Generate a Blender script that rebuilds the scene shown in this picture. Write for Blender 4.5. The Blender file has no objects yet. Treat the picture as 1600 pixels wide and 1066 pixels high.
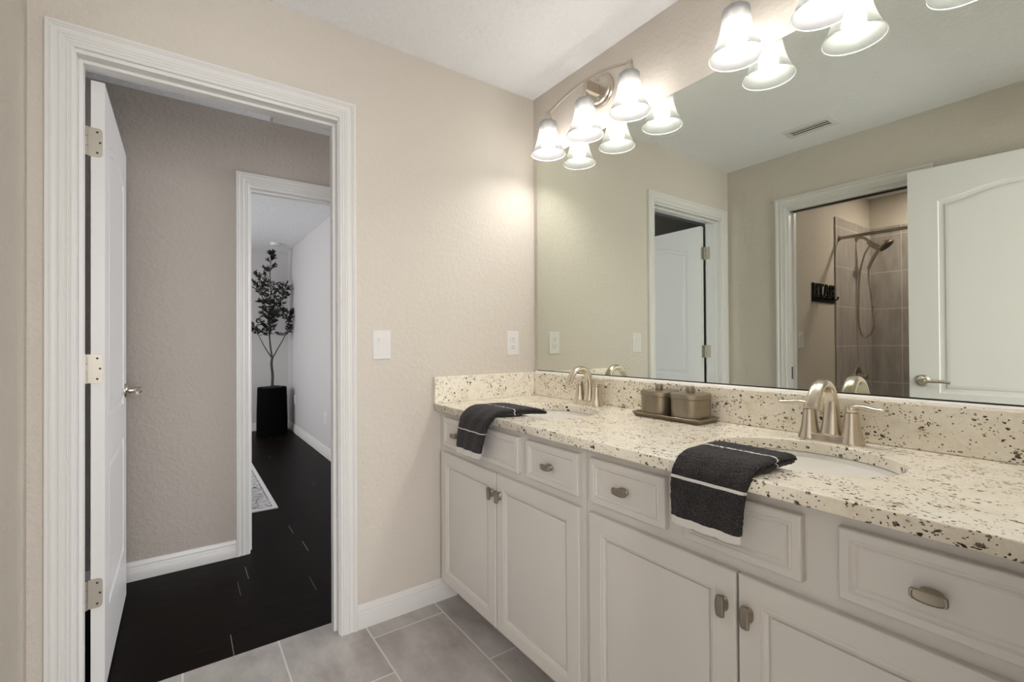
import bpy, bmesh, math, random
import numpy as np
from mathutils import Vector, Matrix

random.seed(7)
S = bpy.context.scene
COL = S.collection
PI = math.pi

# ------------------------------------------------------------------ camera
FPX, YAW, V0, PITCH, ROLL = 727.81, .6175, 529.74, .0068, -.0058
CAM = Vector((-1.514, -1.926, 1.167))
fw = Vector((math.sin(YAW) * math.cos(PITCH), math.cos(YAW) * math.cos(PITCH), math.sin(PITCH)))
rt = Vector((math.cos(YAW), -math.sin(YAW), 0))
up = rt.cross(fw)
c_, s_ = math.cos(ROLL), math.sin(ROLL)
rt, up = rt * c_ + up * s_, -rt * s_ + up * c_
cd = bpy.data.cameras.new('camera')
cam = bpy.data.objects.new('camera', cd)
COL.objects.link(cam)
m4 = Matrix((rt, up, -fw)).transposed().to_4x4()
m4.translation = CAM
cam.matrix_world = m4
cd.sensor_width = 36
cd.lens = 36 * FPX / 1600
cd.shift_y = (V0 - 533) / 1600
cd.clip_start = .01
S.camera = cam

# ------------------------------------------------------------------ world, view, large lights
W = bpy.data.worlds.new('sky')
S.world = W
W.use_nodes = True
bg = W.node_tree.nodes['Background']
bg.inputs[0].default_value = (.93, .96, 1, 1)
bg.inputs[1].default_value = .75
S.view_settings.view_transform = 'Standard'
S.view_settings.look = 'None'
S.view_settings.gamma = 1
S.view_settings.use_curve_mapping = False
S.view_settings.exposure = 0.95
BULB = 72.0           # vanity bulbs
SHOWER = 195.0         # recessed shower lamp


def area(name, loc, rot, sx, sy, power, col):
    l = bpy.data.lights.new(name, 'AREA')
    l.shape = 'RECTANGLE'
    l.size, l.size_y, l.energy, l.color = sx, sy, power, col
    o = bpy.data.objects.new(name, l)
    o.location = loc
    o.rotation_euler = rot
    COL.objects.link(o)
    return o


# daylight through the hall and far room windows; added fill light behind the camera
area('daylight_hall_window', (2.38, .58, 1.35), (0, PI / 2, 0), 1.3, .8, 33, (.90, .93, 1))
area('daylight_far_room_window', (-3.36, 3.3, 1.45), (0, -PI / 2, 0), 1.5, 1.9, 24, (1, .98, .97))
area('bedroom_fill_light', (-1.3, -4.45, 1.45), (PI / 2, 0, 0), 2.6, 1.7, 66, (1, .985, .97))


# ------------------------------------------------------------------ materials
def mat(name, col=(.8, .8, .8), rough=.5, metal=0., **k):
    m = bpy.data.materials.new(name)
    m.use_nodes = True
    b = m.node_tree.nodes['Principled BSDF']
    b.inputs['Base Color'].default_value = (*col, 1)
    b.inputs['Roughness'].default_value = rough
    b.inputs['Metallic'].default_value = metal
    for a, v in k.items():
        b.inputs[a.replace('_', ' ')].default_value = v
    return m


class NT:
    """small helper to wire nodes"""
    def __init__(s, m):
        s.t = m.node_tree
        s.b = s.t.nodes['Principled BSDF']

    def n(s, kind, **props):
        nd = s.t.nodes.new(kind)
        for k, v in props.items():
            setattr(nd, k, v)
        return nd

    def l(s, a, b):
        s.t.links.new(a, b)

    def coord(s):
        return s.n('ShaderNodeTexCoord').outputs['Object']

    def math(s, op, a, b=None, c=None):
        nd = s.n('ShaderNodeMath', operation=op)
        for i, v in enumerate((a, b, c)):
            if v is None:
                continue
            if isinstance(v, (int, float)):
                nd.inputs[i].default_value = v
            else:
                s.l(v, nd.inputs[i])
        return nd.outputs[0]

    def noise(s, vec, scale, detail=3, rough=.55):
        nd = s.n('ShaderNodeTexNoise')
        nd.inputs['Scale'].default_value = scale
        nd.inputs['Detail'].default_value = detail
        nd.inputs['Roughness'].default_value = rough
        if vec is not None:
            s.l(vec, nd.inputs['Vector'])
        return nd

    def ramp(s, fac, stops):
        nd = s.n('ShaderNodeValToRGB')
        els = nd.color_ramp.elements
        while len(els) < len(stops):
            els.new(.5)
        for e, (p, c) in zip(els, stops):
            e.position = p
            e.color = (*c, 1) if len(c) == 3 else c
        s.l(fac, nd.inputs[0])
        return nd.outputs[0]

    def mix(s, fac, a, b):
        nd = s.n('ShaderNodeMix', data_type='RGBA')
        for sock, v in ((nd.inputs[0], fac), (nd.inputs[6], a), (nd.inputs[7], b)):
            if isinstance(v, (int, float)):
                sock.default_value = v
            elif isinstance(v, tuple):
                sock.default_value = (*v, 1)
            else:
                s.l(v, sock)
        return nd.outputs[2]

    def bump(s, h, strength, dist=.01):
        nd = s.n('ShaderNodeBump')
        nd.inputs['Strength'].default_value = strength
        nd.inputs['Distance'].default_value = dist
        s.l(h, nd.inputs['Height'])
        s.l(nd.outputs[0], s.b.inputs['Normal'])
        return nd

    def mapping(s, vec, scale=(1, 1, 1), rot=(0, 0, 0), loc=(0, 0, 0)):
        nd = s.n('ShaderNodeMapping')
        nd.inputs['Scale'].default_value = scale
        nd.inputs['Rotation'].default_value = rot
        nd.inputs['Location'].default_value = loc
        s.l(vec, nd.inputs['Vector'])
        return nd.outputs[0]

    def sep(s, vec):
        nd = s.n('ShaderNodeSeparateXYZ')
        s.l(vec, nd.inputs[0])
        return nd.outputs

    def comb(s, x, y, z):
        nd = s.n('ShaderNodeCombineXYZ')
        for i, v in enumerate((x, y, z)):
            if isinstance(v, (int, float)):
                nd.inputs[i].default_value = v
            else:
                s.l(v, nd.inputs[i])
        return nd.outputs[0]


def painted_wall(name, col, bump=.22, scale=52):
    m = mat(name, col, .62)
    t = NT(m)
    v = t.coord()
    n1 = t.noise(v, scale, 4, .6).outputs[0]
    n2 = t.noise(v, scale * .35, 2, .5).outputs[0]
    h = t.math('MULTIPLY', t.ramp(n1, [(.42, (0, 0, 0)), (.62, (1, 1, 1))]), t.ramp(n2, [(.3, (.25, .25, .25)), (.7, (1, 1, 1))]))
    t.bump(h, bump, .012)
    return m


M = {}
M['wall'] = painted_wall('greige_wall_paint', (.625, .575, .51))
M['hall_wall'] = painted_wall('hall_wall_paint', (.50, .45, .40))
M['far_wall'] = painted_wall('grey_wall_paint', (.56, .55, .55), .08)
M['shower_wall'] = painted_wall('shower_room_wall_paint', (.60, .55, .49), .15)
M['ceiling'] = painted_wall('white_ceiling_texture', (.87, .885, .91), .32, 38)
M['trim'] = mat('white_trim_gloss_paint', (.71, .70, .68), .32)
M['door'] = mat('white_door_paint', (.70, .69, .675), .36)
M['cabinet'] = mat('off_white_cabinet_paint', (.64, .615, .58), .38)
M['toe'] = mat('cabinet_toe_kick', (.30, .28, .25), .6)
M['gap'] = mat('dark_gap', (.03, .028, .025), .8)
M['plastic'] = mat('white_plastic', (.72, .71, .69), .35)
M['slot'] = mat('dark_slot', (.03, .03, .03), .7)
M['nickel'] = mat('brushed_nickel', (.66, .60, .50), .27, 1.0)
M['satin'] = mat('satin_nickel_hardware', (.55, .50, .43), .33, 1.0)
M['hinge'] = mat('satin_hinge_metal', (.44, .405, .345), .42, .9)
M['knob'] = mat('antique_pewter', (.33, .295, .235), .42, .9)
M['bronze'] = mat('dark_nickel_shower_metal', (.42, .37, .31), .25, 1.0)
M['canister'] = mat('smoked_pewter_canister', (.30, .26, .195), .36, .85)
M['black'] = mat('black_metal', (.006, .006, .006), .6, 0, Specular_IOR_Level=.1)
M['pot'] = mat('matte_black_planter', (.003, .003, .0033), .7, 0, Specular_IOR_Level=.02)
M['edge_highlight'] = mat('cream_edge_highlight', (.86, .84, .78), .45)
M['soil'] = mat('dark_moss_soil', (.012, .011, .010), .95)
M['bark'] = mat('olive_bark', (.055, .048, .042), .85)
M['porcelain'] = mat('white_porcelain', (.82, .80, .75), .12)
M['silver'] = mat('mirror_silver', (.735, .77, .70), .0, 1.0)
M['chrome'] = mat('chrome', (.7, .7, .68), .12, 1.0)

m = M['leaf'] = mat('olive_leaf', (.014, .018, .014), .6)

# granite
m = M['granite'] = mat('speckled_cream_granite', (.7, .64, .5), .16)
t = NT(m)
v = t.coord()
dist = t.noise(v, 16, 4, .6)
vv = t.n('ShaderNodeVectorMath', operation='MULTIPLY_ADD')
t.l(dist.outputs['Color'], vv.inputs[0]); vv.inputs[1].default_value = (.026, .026, .026); t.l(v, vv.inputs[2])
vm = t.mapping(vv.outputs[0], (1.0, .8, 1.0), (.3, .15, .5))
big = t.noise(vm, 17, 6, .65).outputs[0]
fine = t.noise(vm, 150, 4, .7).outputs[0]
base = t.ramp(big, [(.30, (.70, .62, .47)), (.42, (.86, .80, .67)), (.58, (.92, .87, .76)), (.74, (.80, .73, .60))])
base = t.mix(t.ramp(fine, [(.44, (0, 0, 0)), (.70, (.25, .25, .25))]), base, (.60, .52, .38))
clump = t.noise(vm, 21, 4, .65).outputs[0]
edge = t.noise(vm, 330, 2, .6).outputs[0]


def flecks(scale, bias, gain, size, ch):
    vo = t.n('ShaderNodeTexVoronoi', feature='F1')
    vo.inputs['Scale'].default_value = scale
    t.l(vm, vo.inputs['Vector'])
    c = t.sep(vo.outputs['Color'])
    on = t.math('GREATER_THAN', t.math('MULTIPLY_ADD', clump, gain, c[ch]), bias)
    sh_ = t.math('LESS_THAN', t.math('MULTIPLY_ADD', edge, .75, vo.outputs['Distance']), size)
    return t.math('MULTIPLY', on, sh_), c


f1, c1 = flecks(84, 1.545, 1.35, .74, 0)
f2, c2 = flecks(165, 1.455, 1.15, .78, 1)
f3, c3 = flecks(270, 1.385, .95, .82, 2)
soft = t.ramp(t.noise(vm, 60, 5, .7).outputs[0], [(.63, (0, 0, 0)), (.76, (.6, .6, .6))])
base = t.mix(soft, base, (.33, .28, .21))
fl = t.math('MAXIMUM', f1, t.math('MAXIMUM', f2, f3))
dcol = t.ramp(c2[2], [(.15, (.026, .020, .015)), (.45, (.07, .052, .038)), (.8, (.26, .205, .15))])
t.l(t.mix(fl, base, dcol), t.b.inputs['Base Color'])

# bathroom floor tile: 12x24 planks, long side along Y, stepped joints
m = M['tile'] = mat('grey_stone_tile', (.4, .38, .36), .34)
t = NT(m)
v = t.coord()
x, y, z = t.sep(v)
u = t.math('DIVIDE', t.math('ADD', x, .897), .307)
ci = t.math('FLOOR', u)
fu = t.math('FRACT', u)
# joints: column 0 at y=-.10, column 1 at -.46, column -1 at -.297
w_ = t.math('DIVIDE', t.math('ADD', t.math('ADD', y, .10), t.math('MULTIPLY', ci, .37)), .60)
w_ = t.math('MULTIPLY_ADD', t.math('LESS_THAN', ci, -1.5), .5, w_)
fv = t.math('FRACT', w_)
ri = t.math('FLOOR', w_)
g = .0062
ga = t.math('LESS_THAN', t.math('PINGPONG', fu, .5), g / .307 / 2)
gb = t.math('LESS_THAN', t.math('PINGPONG', fv, .5), g / .60 / 2)
gr = t.math('MAXIMUM', ga, gb)
wn = t.n('ShaderNodeTexWhiteNoise', noise_dimensions='2D')
t.l(t.comb(ci, ri, 0), wn.inputs['Vector'])
off = t.n('ShaderNodeVectorMath', operation='MULTIPLY_ADD')
t.l(wn.outputs['Color'], off.inputs[0]); off.inputs[1].default_value = (5, 5, 5); t.l(v, off.inputs[2])
mp = t.mapping(off.outputs[0], (1.5, .8, 1))
cl = t.noise(mp, 5.5, 6, .62).outputs[0]
col = t.ramp(cl, [(.28, (.28, .255, .24)), (.45, (.395, .372, .355)), (.6, (.485, .465, .45)), (.78, (.58, .565, .555))])
streak = t.noise(t.mapping(off.outputs[0], (9, 2.2, 1), (0, 0, .5)), 4, 4, .7).outputs[0]
col = t.mix(t.ramp(streak, [(.62, (0, 0, 0)), (.75, (.5, .5, .5))]), col, (.25, .21, .18))
col = t.mix(t.math('MULTIPLY', wn.outputs['Value'], .25), col, (.33, .315, .30))
t.l(t.mix(gr, col, (.66, .63, .59)), t.b.inputs['Base Color'])
t.bump(t.math('SUBTRACT', 1.0, gr), .35, .003)

# dark hall floor, planks along X, pale worn end joints
m = M['wood'] = mat('espresso_wood_floor', (.02, .015, .012), .42)
t = NT(m)
v = t.coord()
x, y, z = t.sep(v)
r_ = t.math('DIVIDE', t.math('ADD', y, .05), .155)
ri = t.math('FLOOR', r_)
wn = t.n('ShaderNodeTexWhiteNoise', noise_dimensions='1D'); t.l(ri, wn.inputs['W'])
xl = t.math('ADD', t.math('DIVIDE', x, 1.25), t.math('MULTIPLY', wn.outputs['Value'], 7.3))
xi = t.math('FLOOR', xl)
fx = t.math('FRACT', xl)
fy = t.math('FRACT', r_)
wn2 = t.n('ShaderNodeTexWhiteNoise', noise_dimensions='2D'); t.l(t.comb(ri, xi, 0), wn2.inputs['Vector'])
endj = t.math('MULTIPLY', t.math('LESS_THAN', t.math('PINGPONG', fx, .5), .0011), t.math('GREATER_THAN', wn2.outputs['Value'], .35))
seam = t.math('LESS_THAN', t.math('PINGPONG', fy, .5), .008)
gn = t.noise(t.mapping(v, (1.6, 22, 1)), 4.5, 5, .6).outputs[0]
wcol = t.ramp(gn, [(.25, (.0016, .0011, .001)), (.55, (.0045, .0028, .0023)), (.8, (.034, .013, .009))])
wcol = t.mix(t.math('MULTIPLY', wn2.outputs['Value'], .35), wcol, (.008, .006, .0055))
wcol = t.mix(seam, wcol, (.003, .0025, .002))
wcol = t.mix(endj, wcol, (.22, .19, .17))
t.l(wcol, t.b.inputs['Base Color'])
t.b.inputs['Specular IOR Level'].default_value = .05
t.bump(gn, .04, .002)


# shower wall tile
def shower_tile(name, axis, off, spacing):
    m = mat(name, (.3, .27, .25), .3)
    t = NT(m)
    v = t.coord()
    x, y, z = t.sep(v)
    h = (x, y)[axis]
    u = t.math('DIVIDE', t.math('SUBTRACT', h, off), spacing)
    w = t.math('DIVIDE', t.math('SUBTRACT', z, .793), .3245)
    ga = t.math('LESS_THAN', t.math('PINGPONG', t.math('FRACT', u), .5), .0065)
    gb = t.math('LESS_THAN', t.math('PINGPONG', t.math('FRACT', w), .5), .008)
    gr = t.math('MAXIMUM', ga, gb)
    n = t.noise(t.mapping(v, (5, 5, 1.2)), 3.2, 6, .6).outputs[0]
    c = t.ramp(n, [(.3, (.30, .265, .25)), (.5, (.38, .345, .33)), (.7, (.45, .415, .40))])
    t.l(t.mix(gr, c, (.66, .63, .60)), t.b.inputs['Base Color'])
    return m


M['tile_side'] = shower_tile('grey_shower_tile', 0, -3.24, .415)
M['tile_back'] = shower_tile('grey_shower_tile_long_wall', 1, -.60, .33)

# rug
m = M['rug'] = mat('distressed_grey_rug', (.6, .6, .6), .95)
t = NT(m)
v = t.coord()
x, y, z = t.sep(v)
dx = t.math('SUBTRACT', -.955, x)
dy = t.math('SUBTRACT', y, 1.73)
d = t.math('MINIMUM', dx, dy)
l1 = t.math('LESS_THAN', t.math('ABSOLUTE', t.math('SUBTRACT', d, .035)), .004)
l2 = t.math('LESS_THAN', t.math('ABSOLUTE', t.math('SUBTRACT', d, .15)), .004)
l3 = t.math('LESS_THAN', t.math('ABSOLUTE', t.math('SUBTRACT', d, .178)), .004)
vo = t.n('ShaderNodeTexVoronoi', feature='DISTANCE_TO_EDGE'); vo.inputs['Scale'].default_value = 14; t.l(v, vo.inputs['Vector'])
pat = t.math('LESS_THAN', vo.outputs['Distance'], .05)
wear = t.noise(v, 24, 4, .7).outputs[0]
wear2 = t.noise(v, 5, 3, .6).outputs[0]
ink = t.math('MAXIMUM', t.math('MAXIMUM', l1, l2), t.math('MAXIMUM', l3, t.math('MULTIPLY', pat, t.math('GREATER_THAN', d, .045))))
ink = t.math('MULTIPLY', ink, t.ramp(wear, [(.42, (0, 0, 0)), (.55, (1, 1, 1))]))
col = t.ramp(wear2, [(.4, (.62, .62, .62)), (.62, (.40, .40, .41))])
col = t.mix(t.math('LESS_THAN', d, .03), col, (.66, .66, .66))
t.l(t.mix(ink, col, (.06, .06, .065)), t.b.inputs['Base Color'])

# terry towel
m = M['terry'] = mat('charcoal_terry', (.020, .018, .020), .95)
t = NT(m)
v = t.coord()
n = t.noise(v, 420, 2, .6).outputs[0]
t.l(t.ramp(n, [(.34, (.005, .0044, .005)), (.56, (.026, .0232, .025)), (.76, (.115, .104, .111))]), t.b.inputs['Base Color'])
t.b.inputs['Sheen Weight'].default_value = .10
t.b.inputs['Sheen Roughness'].default_value = .4
t.bump(n, .7, .004)
M['band'] = mat('white_towel_band', (.68, .66, .63), .85)

# frosted lamp glass
m = M['frost'] = bpy.data.materials.new('frosted_lamp_glass')
m.use_nodes = True
nt = m.node_tree
nt.nodes.clear()
out = nt.nodes.new('ShaderNodeOutputMaterial')
tr = nt.nodes.new('ShaderNodeBsdfTranslucent'); tr.inputs[0].default_value = (.045, .0445, .0435, 1)
df = nt.nodes.new('ShaderNodeBsdfDiffuse'); df.inputs[0].default_value = (.16, .159, .157, 1)
tp = nt.nodes.new('ShaderNodeBsdfTransparent'); tp.inputs[0].default_value = (.97, .97, .96, 1)
gl = nt.nodes.new('ShaderNodeBsdfGlossy'); gl.inputs[0].default_value = (1, 1, 1, 1); gl.inputs[1].default_value = .25
m1 = nt.nodes.new('ShaderNodeMixShader'); m1.inputs[0].default_value = .35
m2 = nt.nodes.new('ShaderNodeMixShader'); m2.inputs[0].default_value = .14
m3 = nt.nodes.new('ShaderNodeMixShader'); m3.inputs[0].default_value = .04
L = nt.links.new
L(tr.outputs[0], m1.inputs[1]); L(df.outputs[0], m1.inputs[2])
L(m1.outputs[0], m2.inputs[1]); L(tp.outputs[0], m2.inputs[2])
L(m2.outputs[0], m3.inputs[1]); L(gl.outputs[0], m3.inputs[2])
L(m3.outputs[0], out.inputs[0])


M['rim'] = m = bpy.data.materials.new('rim_glow_glass')
m.use_nodes = True
nt = m.node_tree
nt.nodes.clear()
out = nt.nodes.new('ShaderNodeOutputMaterial')
tr = nt.nodes.new('ShaderNodeBsdfTranslucent'); tr.inputs[0].default_value = (.55, .55, .54, 1)  # paler than the shade glass, imitating light that glows along the rim
df = nt.nodes.new('ShaderNodeBsdfDiffuse'); df.inputs[0].default_value = (.8, .8, .79, 1)
m1 = nt.nodes.new('ShaderNodeMixShader'); m1.inputs[0].default_value = .5
L = nt.links.new
L(tr.outputs[0], m1.inputs[1]); L(df.outputs[0], m1.inputs[2]); L(m1.outputs[0], out.inputs[0])


def emit(name, col, k):
    m = mat(name, (0.9, .9, .9), .5)
    b = m.node_tree.nodes['Principled BSDF']
    b.inputs['Emission Color'].default_value = (*col, 1)
    b.inputs['Emission Strength'].default_value = k
    return m


M['bulb'] = emit('lit_bulb', (1, .97, .935), BULB)
M['recess'] = emit('lit_recessed_lens', (1, .86, .74), SHOWER)


# ------------------------------------------------------------------ mesh helpers
class MB:
    """collects geometry for ONE mesh object"""
    def __init__(s):
        s.v, s.f, s.mi = [], [], []

    def add(s, vs, fs, mi=0, T=None):
        o = len(s.v)
        for p in vs:
            p = Vector(p)
            s.v.append(T @ p if T else p)
        for f in fs:
            s.f.append([i + o for i in f])
            s.mi.append(mi)
        return s

    def box(s, a, b, mi=0, T=None):
        x0, y0, z0 = (min(p, q) for p, q in zip(a, b))
        x1, y1, z1 = (max(p, q) for p, q in zip(a, b))
        vs = [(x0, y0, z0), (x1, y0, z0), (x1, y1, z0), (x0, y1, z0), (x0, y0, z1), (x1, y0, z1), (x1, y1, z1), (x0, y1, z1)]
        fs = [(3, 2, 1, 0), (4, 5, 6, 7), (0, 1, 5, 4), (1, 2, 6, 5), (2, 3, 7, 6), (3, 0, 4, 7)]
        return s.add(vs, fs, mi, T)

    def rings(s, rings, cap0=True, cap1=True, closed=True, mi=0, T=None):
        n = len(rings[0])
        vs = [p for r in rings for p in r]
        fs = []
        for i in range(len(rings) - 1):
            for j in range(n if closed else n - 1):
                k = (j + 1) % n
                fs.append((i * n + j, i * n + k, (i + 1) * n + k, (i + 1) * n + j))
        if cap0:
            fs.append(tuple(reversed(range(n))))
        if cap1:
            fs.append(tuple(range((len(rings) - 1) * n, len(rings) * n)))
        return s.add(vs, fs, mi, T)

    def lathe(s, prof, n=32, T=None, mi=0, cap0=True, cap1=True, power=2.0):
        """prof: (radius, z); power>2 gives a rounded-square section"""
        rs = []
        for r, z in prof:
            ring = []
            for i in range(n):
                a = 2 * PI * i / n
                ca, sa = math.cos(a), math.sin(a)
                k = (abs(ca) ** power + abs(sa) ** power) ** (-1 / power)
                ring.append((r * k * ca, r * k * sa, z))
            rs.append(ring)
        return s.rings(rs, cap0, cap1, True, mi, T)

    def sweep(s, path, sec, n=14, side=Vector((0, 1, 0)), mi=0, T=None, power=2.0, cap=True):
        """tube along path; sec(i)->(half width along 'side', half thickness)"""
        P = [Vector(p) for p in path]
        rs = []
        for i, p in enumerate(P):
            d = (P[min(i + 1, len(P) - 1)] - P[max(i - 1, 0)]).normalized()
            a = (side - d * side.dot(d)).normalized()
            b = d.cross(a)
            w, h = sec(i / (len(P) - 1))
            ring = []
            for j in range(n):
                t = 2 * PI * j / n
                ct, st = math.cos(t), math.sin(t)
                k = (abs(ct) ** power + abs(st) ** power) ** (-1 / power)
                ring.append(p + a * (w * ct * k) + b * (h * st * k))
            rs.append(ring)
        return s.rings(rs, cap, cap, True, mi, T)

    def prism(s, poly, z0, z1, T=None, mi=0):
        """poly in local XY extruded along local Z"""
        return s.rings([[(x, y, z0) for x, y in poly], [(x, y, z1) for x, y in poly]], True, True, True, mi, T)

    def build(s, name, mats, parent=None, smooth=None, bevel=None, loc=None):
        me = bpy.data.meshes.new(name)
        me.from_pydata([tuple(v) for v in s.v], [], s.f)
        for mm in (mats if isinstance(mats, (list, tuple)) else [mats]):
            me.materials.append(mm)
        for p, i in zip(me.polygons, s.mi):
            p.material_index = i
        bm = bmesh.new()
        bm.from_mesh(me)
        bmesh.ops.recalc_face_normals(bm, faces=bm.faces)
        bm.to_mesh(me)
        bm.free()
        if smooth is not None:
            for p in me.polygons:
                p.use_smooth = True
            me.set_sharp_from_angle(angle=math.radians(smooth))
        o = bpy.data.objects.new(name, me)
        COL.objects.link(o)
        if loc:
            o.location = loc
        if parent:
            o.parent = parent
        if bevel:
            md = o.modifiers.new('edge', 'BEVEL')
            md.width = bevel
            md.segments = 2
            md.limit_method = 'ANGLE'
            md.angle_limit = math.radians(40)
        return o


def tag(o, label=None, cat=None, group=None, kind=None):
    for k, v in (('label', label), ('category', cat), ('group', group), ('kind', kind)):
        if v:
            o[k] = v
    return o


def thing(name, label, cat, loc=(0, 0, 0), rz=0, group=None):
    o = bpy.data.objects.new(name, None)
    o.empty_display_size = .05
    COL.objects.link(o)
    o.location = loc
    o.rotation_euler = (0, 0, rz)
    return tag(o, label, cat, group)


def copy_tree(o, parent=None):
    c = o.copy()
    COL.objects.link(c)
    c.parent = parent
    for ch in list(o.children):
        copy_tree(ch, c)
    return c


def structure(o, label, cat):
    return tag(o, label, cat, None, 'structure')


def smooth_path(pts, n):
    """Catmull-Rom through pts"""
    P = [Vector(p) for p in pts]
    out = []
    for i in range(len(P) - 1):
        a, b, c, d = P[max(i - 1, 0)], P[i], P[i + 1], P[min(i + 2, len(P) - 1)]
        for k in range(n):
            t = k / n
            out.append(.5 * ((2 * b) + (c - a) * t + (2 * a - 5 * b + 4 * c - d) * t * t + (3 * b - a - 3 * c + d) * t ** 3))
    out.append(P[-1])
    return out


def lerp_table(tab, t):
    """piecewise linear (t, a, b)"""
    for (t0, *a), (t1, *b) in zip(tab, tab[1:]):
        if t <= t1:
            k = 0 if t1 == t0 else (t - t0) / (t1 - t0)
            return [p + (q - p) * k for p, q in zip(a, b)]
    return list(tab[-1][1:])


def frame(ex, ey, ez, org):
    """matrix with the given axes"""
    m = Matrix((ex, ey, ez)).transposed().to_4x4()
    m.translation = Vector(org)
    return m


# ------------------------------------------------------------------ room shell
H = 2.44
LX = -1.8815          # wall opposite the mirror
HW = 1.045          # far wall of the hall
DL, DR, DH = -1.775, -1.001, 2.062      # clear opening of the hall doorway


def wall(name, boxes, m, label):
    b = MB()
    for p, q in boxes:
        b.box(p, q)
    return structure(b.build(name, m), label, 'wall')


wall('wall_end', [((LX - .1, 0, 0), (DL - .02, .115, H)), ((DR + .02, 0, 0), (.12, .115, H)), ((DL - .02, 0, DH + .02), (DR + .02, .115, H))],
     M['wall'], 'greige textured end wall with the open doorway to the hall')
wall('wall_mirror', [((0, -2.02, 0), (.12, 0, H))], M['wall'], 'greige wall behind the vanity that carries the big mirror')
SL, SR, SH = -.419, -1.119, 2.065        # shower doorway (Y)
wall('wall_left', [((LX - .115, SL + .02, 0), (LX, 0, H)), ((LX - .115, -2.02, 0), (LX, SR - .02, H)), ((LX - .115, SR - .02, SH + .02), (LX, SL + .02, H))],
     M['wall'], 'greige wall opposite the mirror with the shower doorway')
wall('wall_back', [((-1.02, -2.02, 0), (0, -1.905, H)), ((LX, -2.02, 2.11), (-1.02, -1.905, H))],
     M['wall'], 'greige wall behind the camera with the entrance doorway')
wall('wall_shower_head', [((-3.70, -.37, 0), (LX - .115, -.25, H))], M['shower_wall'], 'beige shower room wall with hook rack and shower head')
wall('wall_shower_long', [((-3.70, -2.02, 0), (-3.58, -.37, H))], M['shower_wall'], 'beige long wall behind the tub')
wall('wall_shower_foot', [((-3.70, -2.12, 0), (LX - .115, -2.02, H))], M['shower_wall'], 'beige far wall of the shower room')
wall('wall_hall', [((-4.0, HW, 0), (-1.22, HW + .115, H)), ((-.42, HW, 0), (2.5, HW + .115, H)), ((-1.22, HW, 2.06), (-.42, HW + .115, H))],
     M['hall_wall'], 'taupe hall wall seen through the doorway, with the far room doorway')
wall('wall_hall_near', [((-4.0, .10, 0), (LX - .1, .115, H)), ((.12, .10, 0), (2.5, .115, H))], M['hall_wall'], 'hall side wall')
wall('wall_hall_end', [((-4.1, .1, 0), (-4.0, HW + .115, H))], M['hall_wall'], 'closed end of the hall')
wall('wall_hall_window', [((2.4, .1, 0), (2.5, HW, .65)), ((2.4, .1, 2.05), (2.5, HW, H))], M['hall_wall'], 'hall end wall with a window opening')
wall('wall_far_side', [((-.30, HW + .115, 0), (-.18, 5.4, H))], M['far_wall'], 'pale grey side wall of the far room beside the potted tree')
wall('wall_far_end', [((-3.6, 5.15, 0), (-.30, 5.27, H))], M['far_wall'], 'grey end wall of the far room behind the potted tree')
wall('wall_far_window', [((-3.5, HW + .115, 0), (-3.4, 5.15, .7)), ((-3.5, HW + .115, 2.2), (-3.4, 5.15, H)), ((-3.5, HW + .115, .7), (-3.4, 2.3, 2.2)), ((-3.5, 4.3, .7), (-3.4, 5.15, 2.2))],
     M['far_wall'], 'window wall of the far room')
wall('wall_bedroom', [((-3.0, -4.5, 0), (-2.9, -2.12, H)), ((.9, -4.5, 0), (1.0, -2.02, H)), ((.12, -2.12, 0), (1.0, -2.02, H))], M['wall'], 'side walls of the room behind the camera')

b = MB().box((-3.7, -2.12, -.05), (.12, .105, 0))
structure(b.build('floor', M['tile']), 'grey stone tile floor of the bathroom with pale grout', 'floor')
b = MB().box((-4.1, .105, -.05), (2.5, 5.4, 0))
structure(b.build('floor.001', M['wood']), 'dark espresso plank floor of the hall and far room', 'floor')
b = MB().box((-3.0, -4.5, -.05), (1.0, -2.12, 0))
structure(b.build('floor.002', mat('pale_bounce_carpet', (.66, .63, .58), .95)), 'unseen carpet floor behind the camera, made pale to bounce light', 'floor')  # carpet colour made pale to bounce light into the bathroom
b = MB().box((-3.7, -2.12, H), (.12, .115, H + .05))
structure(b.build('ceiling', M['ceiling']), 'white textured ceiling over the bathroom', 'ceiling')
b = MB().box((-4.1, .115, H), (2.5, HW + .115, H + .05))
structure(b.build('ceiling.001', M['ceiling']), 'white ceiling over the hall', 'ceiling')
b = MB().box((-3.6, HW + .115, H), (-.18, 5.4, H + .05))
structure(b.build('ceiling.002', M['ceiling']), 'pale grey ceiling over the far room', 'ceiling')
b = MB().box((-3.0, -4.5, H), (1.0, -2.12, H + .05))
structure(b.build('ceiling.003', M['ceiling']), 'white ceiling over the room behind the camera', 'ceiling')

# shower tile
b = MB().box((-3.57, -.382, 0), (-2.80, -.37, 2.165))
structure(b.build('wall_tile', M['tile_side'], bevel=.002), 'grey tile on the wall behind the shower head', 'tile')
b = MB().box((-3.58, -2.02, 0), (-3.568, -.382, 2.165))
structure(b.build('wall_tile.001', M['tile_back'], bevel=.002), 'grey tile on the long wall of the shower', 'tile')

# ---- casings: profile (offset outward from the opening, projection)
CAS_TOP_EXTRA = .008
CAS = [(0, 0), (0, .009), (.004, .0115), (.009, .0115), (.011, .0095), (.014, .0095), (.0165, .0125), (.021, .0125), (.023, .0105), (.026, .0105),
       (.029, .0135), (.036, .0135), (.038, .0155), (.042, .0155), (.046, .0135), (.054, .0128), (.062, .0138), (.066, .0175), (.068, .0175), (.0695, .0155),
       (.0715, .0155), (.073, .018), (.083, .018), (.085, .016), (.085, 0)]


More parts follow.
